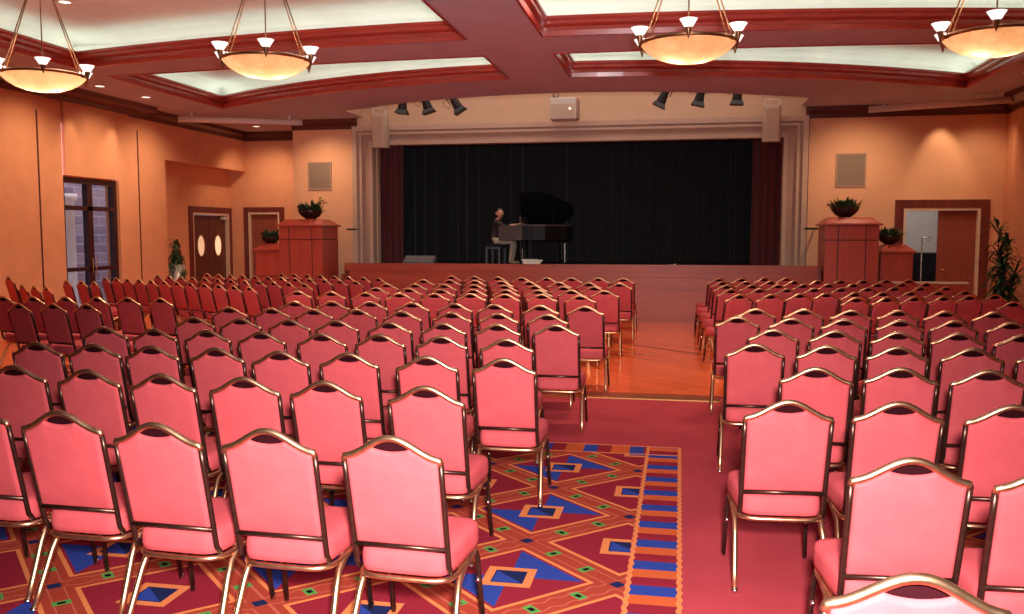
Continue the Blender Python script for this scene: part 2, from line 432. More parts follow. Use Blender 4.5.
# crown mouldings
cr=[(-.0,3.98),(.03,3.98),(.05,4.06),(.10,4.12),(.12,4.2),(0,4.2)]
def crown(name,p0,p1,nrm,mat=None,prof=cr):
    vs=[];n=len(prof)
    for p in (p0,p1):
        for o,z in prof: vs.append((p[0]+nrm[0]*o,p[1]+nrm[1]*o,z))
    fs=[(i,(i+1)%n,n+(i+1)%n,n+i) for i in range(n)]+[tuple(range(n)),tuple(range(n,2*n))]
    global tn
    o=MB().add(vs,fs).build('trim_%d'%tn,mat or M['darkwood']); tn+=1
    return struct(o,name)
crown('dark wood crown moulding, left wall',(XL,15.7),(XL,20.4),(1,0))
crown('dark wood crown moulding, back left',(XL-.4,20.4),(-8.47,20.4),(0,-1))
crown('dark wood crown moulding, left of stage',(-8.47,YW),(-6.85,YW),(0,-1))
crown('dark wood crown moulding, right of stage',(2.40,YW),(XR,YW),(0,-1))
crown('red wood soffit along left wall',(XL,YB),(XL,16.1),(1,0),M['frame'],[(0,4.0),(.06,4.0),(.08,4.08),(.36,4.10),(.38,4.2),(0,4.2)])
crown('dark wood crown moulding, right wall',(XR,17.3),(XR,YW),(-1,0))
crown('dark wood crown moulding, right pier',(5.86,13.4),(5.86,17.4),(-1,0),None,[(-.24,3.9),(.04,3.9),(.06,4.0),(.18,4.1),(.2,4.2),(-.24,4.2)])
# proscenium frame, stepped plaster
def ushape(x0,x1,zt,wd,y0,y1,z0=SZ):
    b=MB(); b.box(x0,x0+wd,y0,y1,z0,zt); b.box(x1-wd,x1,y0,y1,z0,zt); b.box(x0+wd,x1-wd,y0,y1,zt-wd,zt); return b
fx0,fx1,fz=-6.94,2.43,3.99
for k,(ins,wd,dp,mat) in enumerate(((0,.10,.22,'stonelt'),(.10,.06,.17,'stone'),(.16,.05,.20,'stonelt'),(.21,.13,.14,'stone'),(.34,.05,.18,'stone'),(.39,.08,.24,'stonelt'))):
    o=ushape(fx0+ins,fx1-ins,fz-ins*.86,wd if k<5 else .075,18.32-dp,18.34).build('trim_%d'%tn,M[mat]); tn+=1; struct(o,'stepped plaster surround of stage opening')
# dark strips at the proscenium sides
for xx in (-6.99,2.45):
    struct(MB().box(xx-.035,xx+.035,18.40,18.498,1.0,4.15).build('trim_%d'%tn,M['frame'])); tn+=1

# stage
sb=MB(); sb.box(SX0,SX1,SY,22.0,SZ-.06,SZ)
struct(sb.build('floor',M['stagefloor']),'black stage floor')
sf=MB(); sf.box(SX0,SX1,SY+.02,SY+.12,0,SZ-.06)
for z in (.10,.36,.62,.86): sf.box(SX0,SX1,SY+.012,SY+.02,z,z+.245)
sf.box(SX0,SX1,SY-.01,SY+.02,SZ-.10,SZ-.0)
struct(sf.build('wall_stage_front',M['stagewood']),'polished red-brown wood stage front')
st=MB(); st.box(SX0,SX0+.1,SY,20,0,SZ); st.box(SX1,SX1+.06,SY-.02,18.4,0,SZ)
struct(st.build('trim_%d'%tn,M['frame'])); tn+=1
sk=MB(); sk.box(-7.6,-7.5,18.75,21.7,0,4.9); sk.box(3.1,3.2,18.75,21.7,0,4.9); sk.box(-7.6,3.2,21.7,21.8,0,5.0); sk.box(-7.6,3.2,18.52,21.7,4.9,5.0)
struct(sk.build('wall_stage_house',M['blackmat']))

def drape(name,x0,x1,y,z0,z1,amp,per,mat,label,cat,group=None):
    n=int((x1-x0)/per*10); b=MB(); vs=[];fs=[]
    for j,z in enumerate((z0,z0+.5*(z1-z0),z1)):
        for i in range(n+1):
            x=x0+(x1-x0)*i/n; ph=i/10*2*PI
            a=amp*(1+.35*math.sin(i*.137+1))*(1-.35*j/2)
            vs.append((x+.25*amp*math.sin(ph*.5+j),y+a*math.sin(ph+.25*math.sin(i*.21)),z))
    for j in range(2):
        for i in range(n): k=j*(n+1)+i; fs.append((k,k+1,k+n+2,k+n+1))
    b.add(vs,fs,0,True)
    return tag(b.build(name,mat),label,cat,group)
drape('stage_curtain',-7.4,3.05,20.3,SZ,4.8,.06,.26,M['blackcurtain'],'black full-stage backdrop curtain behind the piano','curtain')
drape('stage_curtain',-7.0,-6.07,19.0,SZ,4.7,.05,.16,M['redcurtain'],'oxblood side curtain at left edge of the stage opening','curtain','oxblood leg curtains')
drape('stage_curtain',1.44,2.7,19.0,SZ,4.7,.05,.16,M['redcurtain'],'oxblood side curtain at right edge of the stage opening','curtain','oxblood leg curtains')

# ------------------------------------------------------------------ doors and windows
# glass entrance door pair on the left wall
e=struct(empty('door_1',(XL-.12,0,0)),'dark framed glass double door with transom')
b=MB(); F=.10
b.box(-.05,.06,DY0,DY0+F,0,DZ); b.box(-.05,.06,DY1-F,DY1,0,DZ); b.box(-.05,.06,DY0+F,DY1-F,DZ-F,DZ); b.box(-.05,.06,DY0+F,DY1-F,2.12,2.20)
ym=(DY0+DY1)/2
b.box(-.05,.06,ym-.07,ym+.07,0,DZ-F); b.box(-.05,.06,DY0+F,DY1-F,0,.25); b.box(-.05,.06,DY0+F,DY1-F,1.02,1.09)
b.build('door_frame',M['bframe'],e)
for y0,y1 in ((DY0+F,ym-.07),(ym+.07,DY1-F)):
    for z0,z1 in ((.25,1.02),(1.09,2.12),(2.20,DZ-F)):
        MB().box(-.005,.005,y0,y1,z0,z1).build('pane',M['glass'],e)
for s in (-1,1):
    MB().tube([(.06,ym+s*.045,.95),(.11,ym+s*.045,.97),(.11,ym+s*.045,1.23),(.06,ym+s*.045,1.25)],.009,6).build('handle',M['brass'],e)
# outside seen through it
ob=MB(); ob.box(-15.2,-15.0,12.0,24.0,-.1,4.5)
struct(ob.build('outside_wall',M['brick']),'masonry wall outside the glass door')
struct(MB().box(-15.0,-11.4,12.0,24.0,-.12,-.02).build('outside_path',M['stone']))
pb=MB(); pb.lathe([(.24,0),(.24,.12),(.16,.18),(.15,2.4),(.22,2.5),(.22,2.6)],(-13.3,17.35,-.02),16)
tag(pb.build('outside_post',M['white']),'pale post outside the glass door','post')

def framed_door(name,label,axis,p,a0,a1,z,leafs,mat,ovals=False,fw=.14):
    """axis 'x': wall in the x direction at y=p facing -y ; 'y': wall along y at x=p facing +x"""
    e=struct(empty(name,(0,0,0)),label)
    def bx(b,u0,u1,d0,d1,z0,z1):
        if axis=='x': b.box(u0,u1,p-d1,p-d0,z0,z1)
        else: b.box(p+d0,p+d1,u0,u1,z0,z1)
    b=MB(); bx(b,a0-fw,a0,-.02,.04,0,z+fw); bx(b,a1,a1+fw,-.02,.04,0,z+fw); bx(b,a0,a1,-.02,.04,z,z+fw); b.build('door_frame',M['frame'],e)
    b=MB(); bx(b,a0,a0+.05,-.12,.03,0,z); bx(b,a1-.05,a1,-.12,.03,0,z); bx(b,a0+.05,a1-.05,-.12,.03,z-.05,z); o=b.build('door_lining',M['cream'],e); o['label']='cream inner lining'
    return e,bx
# double service doors in the alcove (oval windows)
e,bx=framed_door('door_2','dark double door with oval windows in the alcove','y',XL-.45,18.62,20.28,2.20,2,M['doordark'])
ymid=19.45
for s,(y0,y1) in enumerate(((18.68,ymid-.006),(ymid+.006,20.22))):
    b=MB(); bx(b,y0,y1,-.10,-.05,.01,2.14); d=b.build('door_leaf',M['doordark'],e)
    yc=(y0+y1)/2; ov=MB(); vs=[];
    for rr,xx in ((1.12,.0),(1.12,.015),(1,.015),(1,.008)):
        for k in range(28): vs.append((XL-.50+xx,yc+.145*rr*math.cos(2*PI*k/28),1.42+.24*rr*math.sin(2*PI*k/28)))
    fs=[]
    for r in range(3):
        for k in range(28): fs.append((r*28+k,r*28+(k+1)%28,(r+1)*28+(k+1)%28,(r+1)*28+k))
    ov.add(vs,fs); ov.build('oval_bezel',M['brass'],d)
    o2=MB(); o2.add([(XL-.49,yc+.145*math.cos(2*PI*k/28),1.42+.24*math.sin(2*PI*k/28)) for k in range(28)],[tuple(range(28))]); o2.build('oval_window',emis('lit_window_%d'%s,(.9,.62,.36),.55 if s==0 else .9),d)
cl=MB(); bx(cl,20.0,20.2,-.05,.04,2.05,2.12); cl.build('door_closer',M['white'],e)
# single door in the back-left corner
e,bx=framed_door('door_3','wood panel door with cream inner lining in back left corner','x',20.4,-10.55,-9.72,2.24,1,M['doorwood'],fw=.12)
b=MB(); bx(b,-10.50,-9.77,-.10,-.05,.01,2.19); d=b.build('door_leaf',M['doorwood'],e)
b=MB(); bx(b,-9.90,-9.84,-.05,.03,1.0,1.06); b.build('handle',M['brass'],d)
# right door: half open onto a pale room
e,bx=framed_door('door_4','mahogany framed doorway with one wooden leaf, right of stage','x',YW,RX0,RX1,RZ,1,M['doorwood'],fw=.16)
b=MB(); bx(b,4.96,5.65,-.10,-.05,.01,2.15); d=b.build('door_leaf',M['doorwood'],e)
b=MB(); b.tube([(5.03,YW+.05,1.0),(5.03,YW-.02,1.0),(5.13,YW-.02,1.0)],.011,6); b.build('handle',M['brass'],d)
rb=MB(); rb.box(3.3,3.4,YW+.2,21.5,0,3); rb.box(6.4,6.5,YW+.2,21.5,0,3); rb.box(3.3,6.5,21.4,21.5,0,3); rb.box(3.3,6.5,YW+.2,21.5,3,3.1)
struct(rb.build('room_beyond',M['greyroom']),'pale grey room beyond right doorway')
# black draped table and stand in that room
e=tag(empty('draped_table',(4.85,20.1,0)),'black cloth-draped table inside the right doorway','table')
vs=[];fs=[];n=48
for j,(z,s) in enumerate(((.02,1.06),(.5,1.03),(1.28,1.0),(1.30,.97))):
    for k in range(n):
        a=2*PI*k/n; cx=max(-1,min(1,1.25*math.cos(a)))*.55; cy=max(-1,min(1,1.25*math.sin(a)))*.35
        w_=1+(.05*math.sin(k*2.6) if j<2 else 0); vs.append((cx*s*w_,cy*s*w_,z))
for j in range(3):
    for k in range(n): fs.append((j*n+k,j*n+(k+1)%n,(j+1)*n+(k+1)%n,(j+1)*n+k))
fs.append(tuple(range(3*n,4*n)))
MB().add(vs,fs,0,True).build('cloth',M['cloth'],e)
t=MB(); t.box(-.5,.5,-.3,.3,1.22,1.25); t.build('tabletop',M['blackmat'],e)
e=tag(empty('music_stand',(4.84,19.2,0)),'thin chrome stand with short bar in the right doorway','stand')
MB().tube([(0,0,.03),(0,0,1.62)],.013,8).build('pole',M['chrome'],e)
MB().tube([(-.02,0,1.62),(.17,0,1.62)],.011,8).tube([(-.02,0,1.56),(.17,0,1.56)],.008,8).build('crossbar',M['chrome'],e)
for k in range(3):
    a=k*2.094; MB().tube([(0,0,.3),(.25*math.cos(a),.25*math.sin(a),.012)],.009,6).build('leg',M['chrome'],e)

# ------------------------------------------------------------------ chair
def smooth(t): t=max(0,min(1,t)); return t*t*(3-2*t)
def yb(z): return -.205-.105*(z-.47)/.45
def zrail(x): return .842+.078*smooth((1-abs(x)/.192)*1.02)
def chair_meshes():
    ms={}
    # seat cushion: rounded superellipse stack
    vs=[];fs=[];n=40
    lay=[(.355,.86),(.36,.97),(.385,1.0),(.425,1.0),(.447,.95),(.458,.80),(.464,.45)]
    for z,s in lay:
        for k in range(n):
            a=2*PI*k/n; ca,sa=math.cos(a),math.sin(a); p=.32
            cx=math.copysign(abs(ca)**p,ca); cy=math.copysign(abs(sa)**p,sa)
            f=s
            ww=.198+.010*cy
            vs.append((cx*ww*(1-(1-f)*.45),.022+cy*.222*(1-(1-f)*.45),z+(.006*(cy) if z>.4 else 0)))
    for j in range(len(lay)-1):
        for k in range(n): fs.append((j*n+k,j*n+(k+1)%n,(j+1)*n+(k+1)%n,(j+1)*n+k))
    fs.append(tuple(reversed(range(n)))); fs.append(tuple(range((len(lay)-1)*n,len(lay)*n)))
    ms['seat']=MB().add(vs,fs,0,True).mesh('seat',[M['fabric']])
    # backrest pad: columns of quads, with the hand-hold dip under the rail
    def ztop(x):
        z=zrail(x)-.012
        if abs(x)<.074: z-=.040*(math.cos(PI*x/.148))**.8
        return z
    NX=44; rows=[0,.012,.03,.25,.5,.75,.955,.985,1.0]; vs=[];fs=[]
    for side in (1,-1):
        for i in range(NX+1):
            x=-.183+.366*i/NX; zt=ztop(x); e=min(1,(.183-abs(x))/.014); ex=math.sqrt(max(0,1-(1-e)**2))
            for r in rows:
                z=.482+(zt-.482)*r; q_=min(r,1-r)*(zt-.482)/.014; ez=math.sqrt(max(0,1-(1-min(1,q_))**2))
                bulge=.017*min(ex,ez)+.004*math.sin(PI*r)*math.cos(PI*x/.38)
                vs.append((x*(1-.02*(1-r)),yb(z)+side*bulge,z))
    nr=len(rows); off=(NX+1)*nr
    for sd in (0,1):
        for i in range(NX):
            for r in range(nr-1):
                k=sd*off+i*nr+r; fs.append((k,k+nr,k+nr+1,k+1))
    b=MB().add(vs,fs,0,True)
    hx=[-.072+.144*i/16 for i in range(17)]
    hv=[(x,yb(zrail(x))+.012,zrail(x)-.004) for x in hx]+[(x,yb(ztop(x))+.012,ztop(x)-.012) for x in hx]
    b.add(hv,[(i,i+1,18+i,17+i) for i in range(16)],1)      # dark sheet painting the shade inside the hand-hold
    ms['backrest']=b.mesh('backrest',[M['fabric'],M['holdfabric']])
    # back frame: side posts, crowned rail, bottom bar
    side=[(.190,-.165,.365),(.190,-.19,.40),(.190,yb(.47),.47),(.191,yb(.6),.6),(.192,yb(.75),.75),(.193,yb(.825),.825)]
    top=[(x,yb(zrail(x)),zrail(x)) for x in rng(.188,-.188,21)]
    path=side+top+[(-x,y,z) for x,y,z in reversed(side)]
    b=MB()
    b.tube(side,.0115,8,0); b.tube([(-x,y,z) for x,y,z in side],.0115,8,0)
    b.tube([side[-1]]+top+[(-side[-1][0],side[-1][1],side[-1][2])],.0135,8,1)
    b.tube([(-.188,yb(.474)-.004,.474),(.188,yb(.474)-.004,.474)],.0095,8,0)
    ms['back_frame']=b.mesh('back_frame',[M['cmetal_dark'],M['cmetal']])
    # seat frame
    b=MB()
    ring=[]
    for k in range(32):
        a=2*PI*k/32; ca,sa=math.cos(a),math.sin(a); p=.4
        ring.append((math.copysign(abs(ca)**p,ca)*.196,.02+math.copysign(abs(sa)**p,sa)*.215,.347-.008*(math.copysign(abs(sa)**p,sa)<-.5)))
    b.tube(ring,.0115,8,0,True)
    b.tube([(-.19,-.01,.343),(.19,-.01,.343)],.01,6,0)
    ms['seat_frame']=b.mesh('seat_frame',[M['cmetal']])
    for nm,s in (('l',-1),('r',1)):
        b=MB(); b.tube([(s*.196,.06,.352),(s*.199,-.03,.338),(s*.201,-.10,.305),(s*.205,-.135,.25),(s*.214,-.21,.09),(s*.218,-.250,.004)],.014,8,0)
        ms['glide_rear_'+nm]=MB().tube([(s*.218,-.250,.020),(s*.2182,-.252,0)],.0155,10,0).mesh('foot_glide',[M['chrome']])
        ms['rear_'+nm]=b.mesh('leg',[M['cmetal'],M['chrome']])
        b=MB(); b.tube([(s*.193,.10,.350),(s*.195,.165,.335),(s*.197,.185,.30),(s*.200,.200,.2),(s*.207,.232,.004)],.0115,8,0)
        ms['glide_front_'+nm]=MB().tube([(s*.207,.232,.03),(s*.2075,.233,0)],.0125,10,0).mesh('foot_glide',[M['chrome']])
        b.tube([(s*.200,.185,.215),(s*.200,.172,.205)],.010,6,1)
        ms['front_'+nm]=b.mesh('leg',[M['cmetal_dark'],M['chrome']])
    return ms
CM=chair_meshes()
def chair_proto():
    r=empty('banquet_chair')
    for nm in ('seat','backrest','back_frame','seat_frame','rear_l','rear_r','front_l','front_r'):
        o=bpy.data.objects.new('leg' if nm[-2:] in ('_l','_r') else nm,CM[nm]); C.objects.link(o); o.parent=r
    return r
proto=chair_proto(); proto_kids=list(proto.children); first=[True]
def put_chair(tx,ty,rot,label,group,z=0):
    """tx,ty = plan point under the middle of the top rail; rot = turn in degrees (ccw)"""
    r=math.radians(rot)
    ox=tx-(.31*math.sin(r)); oy=ty+.31*math.cos(r)
    if first[0]: o=proto; first[0]=False; kids=proto_kids
    else:
        o=proto.copy(); C.objects.link(o); kids=[]
        for ch in proto_kids:
            c=ch.copy(); C.objects.link(c); c.parent=o; kids.append(c)
    if ty<6.6:                                # near enough for the foot glides to show
        for c,nm in zip(kids[4:],('rear_l','rear_r','front_l','front_r')):
            g=bpy.data.objects.new('foot_glide',CM['glide_'+nm]); C.objects.link(g); g.parent=c
    o.location=(ox,oy,z); o.rotation_euler=(0,0,r)
    tag(o,label,'chair',group)
    return o
ORD=['first','second','third','fourth','fifth','sixth','seventh','eighth','ninth','tenth','eleventh','twelfth','thirteenth']
G1='banquet chairs left of the aisle'; G2='banquet chairs right of the aisle'; G3='angled banquet chairs in the left wing'; G4='angled banquet chairs in the right wing'
L=[
 [(-1.05,3.08),(-1.56,3.11),(-2.05,3.13),(-2.59,3.27),(-3.12,3.36)],
 [(-1.23,4.15),(-1.78,4.20),(-2.25,4.24),(-2.74,4.26),(-3.24,4.33),(-3.75,4.38)],
 [(-1.04,5.19),(-1.53,5.20),(-2.06,5.25),(-2.53,5.25),(-3.02,5.33),(-3.51,5.35),(-3.96,5.37),(-4.41,5.37)],
 [(-1.22,6.19),(-1.73,6.27),(-2.22,6.30),(-2.67,6.26),(-3.18,6.29),(-3.66,6.33),(-4.12,6.33),(-4.60,6.38)],
 [(-1.01,7.27),(-1.50,7.22),(-1.97,7.21),(-2.45,7.21),(-2.96,7.28),(-3.40,7.26),(-3.89,7.30),(-4.35,7.31)],
 [(-1.22,8.22),(-1.70,8.23),(-2.17,8.25),(-2.68,8.27),(-3.18,8.38),(-3.63,8.33),(-4.10,8.36),(-4.59,8.39)],
 [(-.97,9.22),(-1.45,9.25),(-1.96,9.29),(-2.42,9.34),(-2.92,9.38),(-3.42,9.42),(-3.86,9.37),(-4.28,9.30)],
 [(-1.21,10.90),(-1.71,11.0),(-2.18,10.97),(-2.63,10.97),(-3.09,10.90),(-3.56,10.90),(-4.03,10.91),(-4.54,11.0),(-5.04,11.05)],
 [(-.99,11.91),(-1.44,11.92),(-1.89,11.86),(-2.34,11.85),(-2.79,11.8),(-3.24,11.75),(-3.75,11.9),(-4.26,11.97)],
 [(-1.22,12.80),(-1.66,12.75),(-2.11,12.89),(-2.57,12.92),(-3.05,12.95),(-3.53,12.99),(-3.99,12.98),(-4.45,12.98)],
 [(-.92,13.80),(-1.4,13.85),(-1.88,13.9),(-2.38,13.97),(-2.86,14.1),(-3.33,14.2),(-3.79,14.3),(-4.25,14.3)],
 [(-.96,15.40),(-1.40,15.45),(-1.86,15.38),(-2.30,15.35),(-2.74,15.3),(-3.2,15.45),(-3.67,15.6),(-4.13,15.7)]]
R_=[
 [(.53,2.02)],[(.78,3.10),(1.23,3.08)],[(.50,4.10),(.98,4.15),(1.46,4.17)],[(.77,5.16),(1.24,5.24),(1.70,5.24)],
 [(.52,6.22),(.99,6.21),(1.45,6.24),(1.92,6.25),(2.39,6.26)],[(.74,7.21),(1.21,7.21),(1.67,7.20),(2.11,7.21),(2.55,7.18)],
 [(.53,8.28),(1.00,8.23),(1.45,8.22),(1.92,8.22),(2.37,8.24),(2.81,8.18)],[(.77,9.22),(1.24,9.25),(1.69,9.22),(2.15,9.29),(2.58,9.27),(3.02,9.25)]]
jit=random.Random(3)
for ri,row in enumerate(L):
    for ci,(x,y) in enumerate(row):
        rot=jit.uniform(-2.0,2.0)
        if ri==0: rot+=-2
        put_chair(x,y,rot,'rose banquet chair left of aisle, %s row from nearest, %s seat from aisle'%(ORD[ri],ORD[ci]),G1)
for ri,row in enumerate(R_):
    for ci,(x,y) in enumerate(row):
        rot=jit.uniform(-2.0,2.0)+(3 if ri<3 else 0)
        put_chair(x,y,rot,'rose banquet chair right of aisle, %s row from nearest, %s seat from aisle'%(ORD[ri],ORD[ci]),G2)
# right wing, turned towards the stage
wr=[[(2.10,11.14),(2.47,11.25),(2.83,11.44),(3.20,11.58),(3.56,11.80),(3.92,12.02)]]
for k in range(5):
    x0,y0=.72-.01*k,11.5+1.03*k; n=9 if k<4 else 8
    if k==0:
        rw=[(.76,11.47),(1.15,11.55),(1.53,11.77),(1.88,11.95)]+[(1.88+.385*i,11.95+.17*i) for i in range(1,6)]
    else: rw=[(x0+.39*i,y0+.155*i) for i in range(n)]
    wr.append([p for p in rw if not (p[1]>16.2)])
for ri,row in enumerate(wr):
    for ci,(x,y) in enumerate(row):
        put_chair(x,y,24+jit.uniform(-3,3),'wine-red chair in angled right wing, %s row from nearest, %s seat from left'%(ORD[ri],ORD[ci]),G4)
put_chair(3.72,10.8,20,'wine-red chair standing alone at the front right of the angled right wing',G4)
# left wing
wl=[[(-7.13,8.45),(-6.75,8.50),(-6.34,8.51)],
    [(-8.16,9.42),(-7.76,9.44),(-7.36,9.50),(-6.93,9.50),(-6.52,9.50),(-6.08,9.49)],
    [(-9.79,11.70),(-9.42,11.50),(-9.06,11.30)],
    [(-10.02,12.98),(-9.64,12.84),(-9.26,12.64)]]
dx,dy=.353,-.196
A0=(-10.05,14.03)
wl.append([(A0[0]+dx*i,A0[1]+dy*i) for i in range(12)])
for k,(sx,sy,n) in enumerate(((-9.59,14.92,12),(-9.10,15.82,12),(-7.66,16.08,8))):
    wl.append([(sx+dx*i,sy+dy*i) for i in range(n)])
for ri,row in enumerate(wl):
    for ci,(x,y) in enumerate(row):
        rot=(-15 if ri<2 else -33)+jit.uniform(-3,3)
        put_chair(x,y,rot,'wine-red chair in angled left wing, %s row from nearest, %s seat from left'%(ORD[ri],ORD[ci]),G3)
put_chair(-10.16,11.95,-33,'wine-red chair at bottom of the stack of two by left wall',G3)
put_chair(-10.16-.03,11.95-.05,-33,'wine-red chair on top of the stack of two by left wall',G3,z=.115)

# ------------------------------------------------------------------ chandeliers
def chandelier(x,y,label):
    e=tag(empty('chandelier',(x,y,3.5)),label,'chandelier','bowl chandeliers')
    R=.46; zt=ZC+.545-3.5
    MB().lathe([(.003,-.175),(.10,-.172),(.20,-.155),(.30,-.12),(.39,-.065),(.45,0)],(0,0,0),40,cap=False).build('bowl',M['alab'],e)
    MB().tube([(R*math.cos(2*PI*k/40),R*math.sin(2*PI*k/40),.005) for k in range(40)],.017,8,closed=True).build('rim',M['bronze'],e)
    MB().lathe([(.07,zt-.10),(.085,zt-.06),(.12,zt-.02),(.12,zt)],(0,0,0),24).tube([(0,0,zt-.1),(0,0,zt-.16)],.02,8).build('canopy',M['bronze'],e)
    ph=math.atan2(-y,-x)
    for k in range(6):
        a=ph+k*PI/3; c,s=math.cos(a),math.sin(a)
        MB().tube([(R*c,R*s,.02),(.045*c,.045*s,zt-.07)],.0075,6).build('rod',M['bronze'],e)
        h=MB(); h.tube([(.44*c,.44*s,.0),(.47*c,.47*s,-.012),(.52*c,.52*s,.03)],.013,6); h.lathe([(.003,-.055),(.014,-.02),(.03,.03),(.034,.045)],(.52*c,.52*s,0),12)
        hd_=h.build('cup_holder',M['bronze'],e)
        MB().lathe([(.030,.045),(.045,.06),(.062,.09),(.082,.118),(.076,.118),(.056,.092),(.036,.062),(.004,.056)],(.52*c,.52*s,0),18,cap=False).build('glass_cup',M['cup'],hd_)
    for dx_,dy_ in ((.12,.05),(-.12,-.04)):
        l=bpy.data.lights.new('bowl_lamp','POINT'); l.energy=3.6; l.color=(1,.92,.8); l.shadow_soft_size=.05
        o=bpy.data.objects.new('bowl_lamp',l); C.objects.link(o); o.location=(x+dx_,y+dy_,3.395)
def tray_fill_lamp(x,y):  # added point lamp above the bowl to brighten the tray ceiling
    l=bpy.data.lights.new('chandelier_uplight','POINT'); l.energy=9; l.color=(1,.80,.55); l.shadow_soft_size=.12
    o=bpy.data.objects.new('chandelier_uplight',l); C.objects.link(o); o.location=(x,y,3.64)
for i,(x,y,lb) in enumerate(((-7.25,9.15,'bowl chandelier with six cups, furthest left, near the left wall'),(-4.32,8.82,'bowl chandelier with six cups, second from left, over left seating block'),(.05,8.8,'bowl chandelier with six cups, hanging over the aisle'),(2.84,9.0,'bowl chandelier with six cups, furthest right, cut by photo edge'))):
    chandelier(x,y,lb); tray_fill_lamp(x,y)

# ------------------------------------------------------------------ ceiling fittings
def downlight(x,y,z,label):
    e=tag(empty('recessed_downlight',(x,y,z)),label,'downlight','recessed downlights')
    MB().lathe([(.075,.002),(.10,-.002),(.10,-.012),(.075,-.008)],(0,0,0),20,cap=False).build('trim_ring',M['cream'],e)
    MB().lathe([(.003,-.004),(.075,-.004)],(0,0,0),20,cap=False).build('lens',M['lamp'],e)
for x,y,z,lb in ((-9.73,13.64,ZC,'recessed downlight nearest of three along the left wall ceiling'),(-9.67,14.87,ZC,'recessed downlight in the middle of three along left wall ceiling'),(-9.74,19.3,ZC,'recessed downlight in the back left ceiling corner'),(5.3,15.2,ZC,'recessed downlight in right ceiling beside the pier'),(-8.03,10.6,ZC+.545,'left recessed downlight inside the upper left ceiling tray'),(-7.05,10.55,ZC+.545,'right recessed downlight inside the upper left ceiling tray')):
    downlight(x,y,z,lb)
MB_=MB().lathe([(.003,-.02),(.12,-.02),(.15,-.005),(.15,0)],(-7.54,10.6,ZC+.545),24,cap=False)
tag(MB_.build('ceiling_speaker',M['tray']),'round ceiling speaker between two downlights in upper left tray','speaker')

def screen_case(p0,p1,label):
    p0=Vector(p0);p1=Vector(p1); mid=(p0+p1)/2; d=p1-p0; ang=math.atan2(d.y,d.x); Ln=d.length
    e=tag(empty('projector_screen',mid,ang),label,'projector screen','roller screen cases')
    MB().tube([(-Ln/2+.02,0,0),(Ln/2-.02,0,0)],.062,12).build('screen_case',M['barwhite'],e)
    for s in (-1,1):
        o=MB().lathe([(.066,0),(.066,.03)],(0,0,0),12).build('end_cap',M['white'],e); o.rotation_euler=(0,PI/2,0); o.location=(s*Ln/2-.015,0,0)
        MB().box(s*Ln*.4-.02,s*Ln*.4+.02,-.015,.015,.05,ZC-mid.z-.001).build('bracket',M['white'],e)
screen_case((-10.15,16.75,4.05),(-7.92,17.75,4.05),'long white roller screen case at left ceiling, closed')
screen_case((3.53,18.05,4.05),(5.72,17.2,4.08),'long white roller screen case at right ceiling, closed')

def wall_grille(x0,x1,z0,z1,label):
    e=tag(empty('wall_speaker_grille',((x0+x1)/2,YW,z0)),label,'speaker grille','wall speaker grilles')
    w=(x1-x0)/2; h=z1-z0
    b=MB(); b.box(-w,w,-.025,0,0,.03); b.box(-w,w,-.025,0,h-.03,h); b.box(-w,-w+.03,-.025,0,.03,h-.03); b.box(w-.03,w,-.025,0,.03,h-.03); b.build('frame',M['stone'],e)
    b=MB(); b.box(-w+.03,w-.03,-.014,-.004,.03,h-.03)
    for k in range(22):
        z=.04+k*(h-.08)/21; b.box(-w+.03,w-.03,-.02,-.014,z-.006,z+.006)
    b.build('mesh_panel',M['grille'],e)
wall_grille(-8.12,-7.57,2.67,3.28,'taupe speaker grille on wall above left podium')
wall_grille(3.01,3.58,2.62,3.28,'taupe speaker grille on wall above right podium')

def hung_speaker(x,y,z0,z1,w,label):
    e=tag(empty('hanging_loudspeaker',(x,y,z0)),label,'loudspeaker','slim loudspeakers at stage corners'); h=z1-z0
    b=MB(); b.prism([(-w/2,-.02),(-w/2+.05,-.14),(w/2-.05,-.14),(w/2,-.02),(w/2,.12),(-w/2,.12)],h)
    b.build('cabinet',M['speaker'],e,bevel=.01)
    b=MB()
    for k in range(16): b.box(-w/2+.06,w/2-.06,-.148,-.141,.05+k*(h-.1)/16,.05+k*(h-.1)/16+.02)
    b.build('grille',M['stonelt'],e)
    b=MB(); b.box(-w/2+.02,-w/2+.04,-.02,.02,h,h+.13); b.box(w/2-.04,w/2-.02,-.02,.02,h,h+.13); b.box(-w/2+.02,w/2-.02,-.02,.02,h+.11,h+.13); b.tube([(0,0,h+.12),(0,0,5.3-z0)],.012,6); b.build('yoke',M['white'],e)
hung_speaker(-6.24,17.9,3.50,4.20,.34,'slim off-white loudspeaker hung at left corner of the stage opening')
hung_speaker(1.71,17.9,3.47,4.16,.34,'slim off-white loudspeaker hung at right corner of the stage opening')

